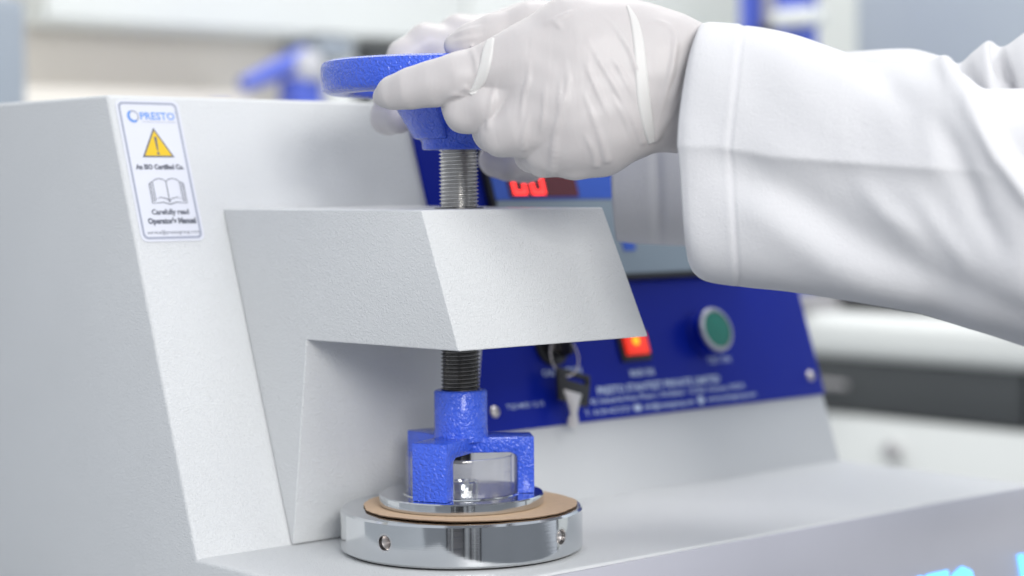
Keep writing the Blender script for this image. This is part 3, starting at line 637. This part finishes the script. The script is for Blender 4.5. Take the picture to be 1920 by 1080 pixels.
# far hand
f1 = chain(q(850, 90, -86, 13), q(800, 82, -84, 10.5), q(760, 108, -80, 9.5), q(737, 165, -72, 9.0), q(727, 220, -52, 8.6), q(748, 222, -40, 8))
f2 = chain(q(930, 75, -92, 13), q(862, 66, -90, 11), q(835, 105, -86, 10), q(830, 190, -74, 9.5), q(845, 225, -60, 9))
f3 = chain(q(985, 210, -88, 14), q(945, 290, -84, 12), q(930, 300, -66, 9.5))
f4 = chain(q(1040, 230, -86, 15), q(985, 300, -82, 12), q(955, 310, -62, 9))
pm = chain(q(880, 80, -90, 14), q(1000, 75, -98, 19), q(1150, 160, -104, 24), q(1300, 250, -106, 27)) + chain(q(960, 170, -92, 18), q(1100, 230, -100, 22), q(1300, 260, -106, 27))
th = chain(q(1060, 110, -80, 15), q(960, 82, -62, 12), q(900, 84, -52, 9.5))
glove_mesh('glove', Field([(0.012, 0.005, pm), (0.004, 0.003, f1), (0.004, 0.003, f2), (0.004, 0.003, f3), (0.004, 0.003, f4), (0.004, 0.004, th)]), 0.0013, PR)

# ------------------------------------------------------------------ lab coat sleeves
def pdist(X, Y, pl):                          # signed distance (px) to a polyline, sign from the side of the nearest piece, plus position along it
    best = np.full(X.shape, 1e9); sg = np.zeros(X.shape); al = np.zeros(X.shape); n = len(pl) - 1
    for i in range(n):
        a = np.array(pl[i], float); b = np.array(pl[i + 1], float); d = b - a; L2 = d @ d
        h = ((X - a[0]) * d[0] + (Y - a[1]) * d[1]) / L2; hc = np.clip(h, 0, 1)
        dx = X - a[0] - hc * d[0]; dy = Y - a[1] - hc * d[1]; r = np.hypot(dx, dy); s_ = np.sign(d[0] * dy - d[1] * dx); m_ = r < best
        best[m_] = r[m_]; sg[m_] = s_[m_]; al[m_] = (i + hc[m_]) / n
    return best * sg, al
def smooth_interp(x, xs, ys):
    xs = np.array(xs, float); ys = np.array(ys, float); d = np.diff(ys) / np.diff(xs); mm = np.concatenate([[d[0]], np.where(d[:-1] * d[1:] > 0, 2 * d[:-1] * d[1:] / np.where(d[:-1] + d[1:] == 0, 1, d[:-1] + d[1:]), 0), [d[-1]]])
    i = np.clip(np.searchsorted(xs, x) - 1, 0, len(xs) - 2); h = xs[i + 1] - xs[i]; u = np.clip((x - xs[i]) / h, 0, 1)
    return (2*u**3-3*u**2+1)*ys[i] + (u**3-2*u**2+u)*h*mm[i] + (-2*u**3+3*u**2)*ys[i+1] + (u**3-u**2)*h*mm[i+1]
def sleeve(name, st, nx, nv, folds_fn, edge_fn, parent, ex=0.8):
    st = np.array(st, float); xs = np.linspace(st[0, 0], st[-1, 0], nx)
    top, bot, tc, ht = [smooth_interp(xs, st[:, 0], st[:, i]) for i in (1, 2, 3, 4)]
    dn = np.linspace(0, 2 * PI, 20001); ax_ = np.sign(np.cos(dn)) * np.abs(np.cos(dn)) ** ex; ay_ = 1.35 * np.sign(np.sin(dn)) * np.abs(np.sin(dn)) ** ex
    al_ = np.concatenate([[0], np.cumsum(np.hypot(np.diff(ax_), np.diff(ay_)))]); ph = np.interp(np.arange(nv) / nv * al_[-1], al_, dn)
    cs, sn = np.cos(ph), np.sin(ph); ce = np.sign(cs) * np.abs(cs) ** ex; se = np.sign(sn) * np.abs(sn) ** ex
    X = np.repeat(xs[:, None], nv, 1); Y = (top + bot)[:, None] / 2 - (bot - top)[:, None] / 2 * se[None]; Tt = (tc[:, None] + ht[:, None] * ce[None])
    Xs = X + edge_fn(X - xs[0], se[None], ce[None])
    P = np.zeros((nx, nv, 3))
    for i in range(nx):
        for j in range(nv): P[i, j] = loc_at(Xs[i, j], Y[i, j], Tt[i, j] / 1000)
    du = np.gradient(P, axis=0); dv = np.roll(P, -1, 1) - np.roll(P, 1, 1); N = np.cross(du, dv); N /= np.linalg.norm(N, axis=-1, keepdims=True) + 1e-12
    ctr = P.mean(1, keepdims=True); s_ = np.sign(((P - ctr) * N).sum(-1, keepdims=True).mean()); N *= s_
    wgt = np.clip(ce[None] * 2.2, 0, 1)
    hgt = folds_fn(Xs, Y, ph[None]) * 0.001
    P = P + N * (hgt * wgt)[..., None]
    W = l2w(P.reshape(-1, 3)); f = []
    for i in range(nx - 1):
        for j in range(nv): f.append((i * nv + j, i * nv + (j + 1) % nv, (i + 1) * nv + (j + 1) % nv, (i + 1) * nv + j))
    o = from_data(name, W, f, 'coat', parent, 'all')
    md = o.modifiers.new('thickness', 'SOLIDIFY'); md.thickness = 0.0016; md.offset = -1 
    return o, (Xs, Y, P)
def sig(x): return 1 / (1 + np.exp(-np.clip(x, -40, 40)))
def near_folds(X, Y, ph):
    h = np.zeros(X.shape)
    yl = np.interp(X, (1270, 1350, 1450, 1600, 1830, 1900), (274, 276, 294, 305, 322, 340)); d = Y - yl; fade = np.interp(X, (1270, 1380, 1500, 1750, 1880), (0.35, 0.8, 1, 0.8, 0))
    h += fade * (4.6 * np.where(d < 0, np.exp(d / 105), np.exp(-d / 26)))
    d, a = pdist(X, Y, [(1390, 315), (1480, 360), (1580, 430), (1740, 525), (1900, 600), (2050, 660)]); h -= 4.6 * np.exp(-(d / 42) ** 2) * np.interp(a, (0, 0.25, 1), (0.3, 1, 0.8))
    d, a = pdist(X, Y, [(1430, 400), (1560, 500), (1700, 555)]); h += 2.5 * np.exp(-(d / 40) ** 2)
    d, a = pdist(X, Y, [(1560, 60), (1640, 125), (1700, 200), (1740, 320)]); h -= 3.5 * np.exp(-(d / 32) ** 2) * np.interp(a, (0, 0.4, 1), (1, 1, 0))
    d, a = pdist(X, Y, [(1770, 90), (1800, 130), (1836, 200), (1882, 285), (1940, 360), (2030, 440)])
    w_ = np.interp(a, (0, 0.1, 0.8, 1), (0.6, 1, 0.7, 0.1)); h += w_ * (9.0 * sig(d / 7.0) - 9.0 + 4.0 * np.exp(-((d - 14) / 18) ** 2))
    d, a = pdist(X, Y, [(1740, 200), (1790, 280), (1835, 400), (1900, 500)]); h -= 3.2 * np.exp(-(d / 24) ** 2) * np.sin(PI * np.clip(a, 0.02, 1))
    d, a = pdist(X, Y, [(1600, 330), (1660, 400), (1740, 460)]); h += 1.6 * np.exp(-(d / 22) ** 2) * np.sin(PI * a)
    d, a = pdist(X, Y, [(1700, 340), (1770, 440), (1830, 520)]); h += 1.8 * np.exp(-(d / 22) ** 2) * np.sin(PI * a)
    xs_ = np.interp(Y, (40, 280, 540), (1394, 1369, 1386)); d = X - xs_
    h += 0.5 * sig(-d / 3) - 0.7 * np.exp(-(d / 4.5) ** 2) + 0.15 * np.exp(-((d + 12) / 6) ** 2)
    h += 0.35 * np.sin(X * 0.023 + Y * 0.017) + 0.25 * np.sin(X * 0.041 - Y * 0.029 + 1)
    return h
near_st = [(1276, 60, 492, 74, 40), (1292, 46, 512, 75, 42), (1320, 42, 526, 76, 43), (1400, 50, 539, 80, 44), (1470, 60, 546, 84, 46), (1570, 92, 560, 90, 48), (1640, 118, 570, 95, 50), (1700, 117, 582, 100, 52), (1770, 114, 602, 106, 54), (1810, 140, 615, 110, 56), (1850, 166, 627, 114, 58), (1920, 166, 650, 122, 60), (2050, 150, 690, 136, 62), (2250, 110, 740, 160, 66)]
so, geo = sleeve('coat_sleeve', near_st, 300, 280, near_folds, lambda dx, se, ce: np.exp(-dx / 45.0) * (34 * np.clip(se, 0, 1) ** 2.2 + 18 * np.clip(-se, 0, 1) ** 3) - 0.0 * dx, PR, 0.52)
# stitches along the hem
Xg, Yg, Pg = geo; vv = []; ff = []
nv = Pg.shape[1]; sv = []
for j in range(nv):
    y0 = Yg[0, j]; tx = np.interp(y0, (40, 280, 540), (1394, 1369, 1386)) + (0); i = int(np.argmin(np.abs(Xg[:, j] - tx))); sv.append(Pg[i, j])
sv = np.array(sv); N_ = sv - sv.mean(0); N_ /= np.linalg.norm(N_, axis=1, keepdims=True)
for j in range(0, nv, 1):
    a = sv[j] * 0.85 + sv[(j + 1) % nv] * 0.15; b = sv[j] * 0.3 + sv[(j + 1) % nv] * 0.7
    v, f = tube([l2w(a[None])[0], l2w(b[None])[0]], 0.00022, 5); ff += [tuple(i + len(vv) for i in q_) for q_ in f]; vv += list(v)
st_o = from_data('hem_stitching', vv, ff, 'thread', so, 60); st_o['kind'] = 'stuff'
def far_folds(X, Y, ph):
    h = 0.8 * np.sin(X * 0.03 + 1.5 * np.sin(Y * 0.015)) * np.sin(Y * 0.021)
    d, a = pdist(X, Y, [(1232, 150), (1230, 300), (1236, 460)]); h -= 2.0 * np.exp(-(d / 9) ** 2)
    d, a = pdist(X, Y, [(1862, 60), (1872, 110), (1886, 150), (1895, 200)]); h -= 9 * np.exp(-(d / 9) ** 2)
    d, a = pdist(X, Y, [(1700, 60), (1790, 125), (1840, 200)]); h -= 6 * np.exp(-(d / 20) ** 2)
    return h
far_st = [(1146, 176, 452, -102, 36), (1180, 160, 456, -102, 38), (1300, 128, 462, -98, 42), (1450, 108, 470, -88, 44), (1590, 97, 480, -78, 46), (1700, 91, 490, -68, 48), (1760, 104, 500, -62, 48), (1796, 119, 505, -58, 48), (1826, 96, 510, -54, 50), (1856, 76, 515, -50, 52), (1876, 88, 518, -47, 50), (1920, 62, 525, -40, 54), (2050, -20, 560, -20, 60), (2250, -120, 600, 20, 66)]
sleeve('coat_sleeve', far_st, 200, 120, far_folds, lambda dx, se, ce: np.exp(-dx / 40.0) * (10 * se ** 2), PR, 0.8)

# ------------------------------------------------------------------ soft background
def thing(name, label, cat, loc): return empty(name, loc, label, cat)
oc = thing('wall_cupboard', 'long white wall cupboard above the beige wall behind the tester', 'cupboard', (1.8, 1.85, 0.405))
from_bm('carcass', box(0.640, 2.11, 1.62, 1.698, 0.406, 1.3, 0.004), 'b_white', oc)
for i in range(2): from_bm('cupboard_door', box(0.645 + i * 0.735, 1.374 + i * 0.735, 1.60, 1.6195, 0.412, 1.295, 0.003), 'b_white', oc)
from_bm('end_panel', box(1.135, 1.180, 1.63, 1.698, 0.1405, 0.4055, 0.003), 'b_white', oc)
tc_ = thing('tall_cabinet', 'tall blue grey cabinet at the left edge of the picture', 'cabinet', (0.0, 1.5, -0.9))
from_bm('carcass', box(-0.8, 0.412, 1.22, 1.69, -0.949, 0.395, 0.006), 'b_bluegrey', tc_)
from_bm('cabinet_door', box(-0.1, 0.400, 1.2005, 1.2195, -0.85, 0.385, 0.003), 'b_bluegrey', tc_)
from_bm('top_box', box(-0.8, 0.405, 1.24, 1.69, 0.396, 1.3, 0.006), 'b_white', tc_)
bb = thing('back_bench', 'white bench below the beige wall behind the tester', 'bench', (1.3, 1.7, -0.9))
from_bm('worktop', box(0.5, 2.11, 1.25, 1.698, 0.10, 0.14, 0.004), 'b_white', bb)
from_bm('bench_cabinet', box(0.52, 2.11, 1.29, 1.698, -0.949, 0.0995, 0.004), 'b_white', bb)
ri = from_bm('raised_ledge', box(0.55, 0.98, 1.62, 1.698, 0.1405, 0.322, 0.004), 'b_beige', bb)
lp = thing('lever_press', 'small blue lever press with round pale knob seen over the tester top', 'press', tuple(on(560, 175, 1, 1.45)[:2]) + (0.1405,))
Y0 = 1.45
p0 = on(455, 160, 1, Y0); p1 = on(560, 112, 1, Y0); pk = on(582, 126, 1, Y0); pp = on(565, 150, 1, Y0)
from_bm('base_plate', box(p0[0] - 0.02, pk[0] + 0.04, Y0 - 0.06, Y0 + 0.08, 0.1405, 0.165, 0.004), 'b_blue', lp)
from_bm('post', box(pp[0] - 0.022, pp[0] + 0.022, Y0 - 0.02, Y0 + 0.025, 0.1655, 0.335, 0.005), 'b_blue', lp)
v, f = tube([p0, p0 * 0.5 + p1 * 0.5, p1 + (p1 - p0) * 0.12], [0.010, 0.0135, 0.016], 16); from_data('lever_arm', v, f, 'b_blue', lp, 40)
pk2 = pk - fh * 0.03
v, f = tube([pk2 + fh * 0.03, pk2 + fh * 0.006, pk2 - fh * 0.001, pk2 - fh * 0.006], [0.012, 0.020, 0.021, 0.014], 24); from_data('round_knob', v, f, 'b_knob', lp, 40)
sb = on(412, 172, 1, 1.45)
bt = thing('blue_bottle', 'small blue topped bottle left of the lever press', 'bottle', (sb[0], 1.45, 0.1405))
v, f = lathe([(0.0, 0.1405), (0.022, 0.1405), (0.022, 0.25), (0.016, 0.268), (0, 0.268)], 24, (sb[0], 1.45)); from_data('bottle_body', v, f, 'b_white', bt, 40)
v, f = lathe([(0.0, 0.2685), (0.017, 0.2685), (0.017, 0.292), (0.014, 0.298), (0, 0.299)], 24, (sb[0], 1.45)); from_data('bottle_cap', v, f, 'b_blue', bt, 40)
t0 = on(575, 72, 1, 1.63); t1 = on(640, 72, 1, 1.63)
tr_ = from_bm('blue_tray', box(t0[0], t1[0], 1.60, 1.69, 0.3795, 0.4055, 0.004), 'b_bluegrey'); tr_['label'] = 'pale blue tray tucked under the white wall cupboard'; tr_['category'] = 'tray'
k0_ = on(692, 96, 1, 1.6); k1_ = on(800, 96, 1, 1.6)
db = thing('dark_instrument', 'dark brown instrument box beneath the cupboard behind the handwheel', 'instrument', ((k0_[0] + k1_[0]) / 2, 1.8, 0.1405))
from_bm('case', box(k0_[0], k1_[0] + 0.05, 1.60, 1.698, 0.1405, 0.392, 0.006), 'b_dark', db)
from_bm('front_frame', box(k0_[0] + 0.01, k1_[0] + 0.04, 1.594, 1.5995, 0.16, 0.36, 0.003), 'b_white', db)
# bench along the right
XB = 1.40
rb = thing('drawer_bench', 'white bench with dark drawer band at right behind the tester', 'bench', (1.7, 0.4, -0.9))
from_bm('worktop', box(XB - 0.012, 2.1, -0.9, 1.28, -0.044, 0.014, 0.018, 5), 'b_white', rb)
for i in range(3):
    d_ = from_bm('drawer', box(XB, XB + 0.03, -0.72 + i * 0.66, -0.068 + i * 0.66, -0.1145, -0.0445, 0.003), 'b_dark', rb)
    v, f = tube([(XB - 0.012, 0.0 + i * 0.66 - 0.46, -0.078), (XB - 0.012, i * 0.66 - 0.33, -0.078)], 0.004, 10); from_data('drawer_pull', v, f, 'b_grey', d_, 40)
for i in range(3):
    y0_ = -0.72 + i * 0.66 - 0.06
    dd = from_bm('cabinet_door', box(XB, XB + 0.025, y0_, y0_ + 0.645, -0.80, -0.118, 0.004), 'b_white', rb)
    yk = 0.784 if i == 2 else y0_ + 0.2
    v, f = tube([(XB + 0.001, yk, -0.157), (XB - 0.006, yk, -0.157), (XB - 0.016, yk, -0.157), (XB - 0.020, yk, -0.157)], [0.006, 0.007, 0.013, 0.010], 20); from_data('door_knob', v, f, 'b_grey', dd, 40)
from_bm('bench_body', box(XB + 0.031, 2.08, -0.88, 1.26, -0.949, -0.0445), 'b_dark', rb)
ph_ = on(1560, 566, 0, 1.5)
bk = thing('black_device', 'black box shaped device on the white bench under the sleeve', 'device', (1.52, 0.92, 0.0145))
from_bm('case', box(1.46, 1.62, 0.72, 1.12, 0.0145, 0.052, 0.006), 'black', bk); from_bm('lid', box(1.48, 1.60, 0.74, 1.10, 0.0525, 0.060, 0.003), 'b_dark', bk)
gc = thing('grey_cabinet', 'blue grey instrument cabinet behind the sleeves at upper right', 'cabinet', (1.8, 0.4, 0.0145))
e0 = on(1604, 100, 0, 1.62)
from_bm('case', box(1.62, 2.05, -0.8, e0[1], 0.0145, 1.2, 0.006), 'b_greycab', gc)
from_bm('door_panel', box(1.606, 1.6195, -0.3, e0[1] - 0.02, 0.06, 1.15, 0.003), 'b_greycab', gc)
w0 = on(1490, 40, 0, 1.9)
wb = struct(from_bm('side_wall', box(2.12, 2.2, -1.0, 1.698, -0.949, 2.4), 'b_white'))
cm = thing('column_tester', 'blue column testing frame with grey spindle above the white cuff', 'test machine', (1.45, 1.0, 0.0145))
ya = on(1384, 30, 0, 1.40)[1]; yb = on(1410, 30, 0, 1.40)[1]; yc_ = on(1452, 30, 0, 1.40)[1]; yd = on(1490, 30, 0, 1.40)[1]
from_bm('column', box(1.40, 1.45, yb, ya, 0.04, 0.75, 0.004), 'b_blue', cm); from_bm('column', box(1.40, 1.45, yd, yc_, 0.04, 0.75, 0.004), 'b_blue', cm)
from_bm('frame_base', box(1.36, 1.56, yd - 0.03, ya + 0.03, 0.0145, 0.0395, 0.004), 'b_grey', cm)
v, f = tube([(1.42, (yb + yc_) / 2, 0.40), (1.42, (yb + yc_) / 2, 0.70)], 0.013, 20); from_data('spindle', v, f, 'b_grey', cm, 40)
from_bm('grip', box(1.405, 1.44, yc_ + 0.002, yb - 0.002, 0.375, 0.3995, 0.003), 'black', cm); from_bm('crosshead', box(1.402, 1.448, yc_ + 0.0005, yb - 0.0005, 0.30, 0.3745, 0.003), 'b_blue', cm)
z1_ = on(1495, 18, 0, 1.38)[2]; z2_ = on(1495, 50, 0, 1.38)[2]; y2_ = on(1535, 30, 0, 1.38)[1]; y1_ = on(1462, 30, 0, 1.38)[1]
from_bm('control_box', box(1.36, 1.399, y2_, y1_, z2_, z1_, 0.006), 'b_white', cm)

# unseen dark prop added behind the camera to put stripes in the platen's reflection
def TR(a, d): v_ = azv(a) * d; return v_
tq = TR(-3, 2.2)
tl = thing('reflection_prop', 'unseen dark prop added to put dark stripes into the platen reflection', 'reflection prop', (tq[0], tq[1], -0.9495))
def upright(name, r0, r1, t0, t1, z0, z1, material):
    pts_ = [(r0, t0), (r1, t0), (r1, t1), (r0, t1)]
    return from_bm(name, prism(pts_, z0, z1, lambda z, a, b: tuple(rh * a - fh * b + zu * z), 0.004), material, tl)
for r_ in (-0.50, 0.10, 0.72):
    for t_ in (2.2, 2.6): upright('post', r_, r_ + 0.05, t_, t_ + 0.05, -0.9495, 0.10, 'black')
for r_, w_, m_ in ((-0.30, 0.03, 'b_white'), (0.22, 0.03, 'b_white'), (0.34, 0.05, 'black'), (0.50, 0.03, 'b_white')): upright('post', r_, r_ + w_, 2.19, 2.199, -0.82, 0.04, m_)
for z_ in (-0.85, -0.42, 0.05): upright('prop_shelf', -0.48, 0.75, 2.21, 2.64, z_, z_ + 0.025, 'b_grey')
upright('prop_back', -0.45, 0.10, 2.655, 2.67, -0.84, 0.05, 'black'); upright('prop_block', 0.36, 0.66, 2.24, 2.62, -0.82, -0.43, 'b_dark'); upright('prop_case', -0.40, 0.04, 2.26, 2.60, -0.82, -0.50, 'panel_blue')
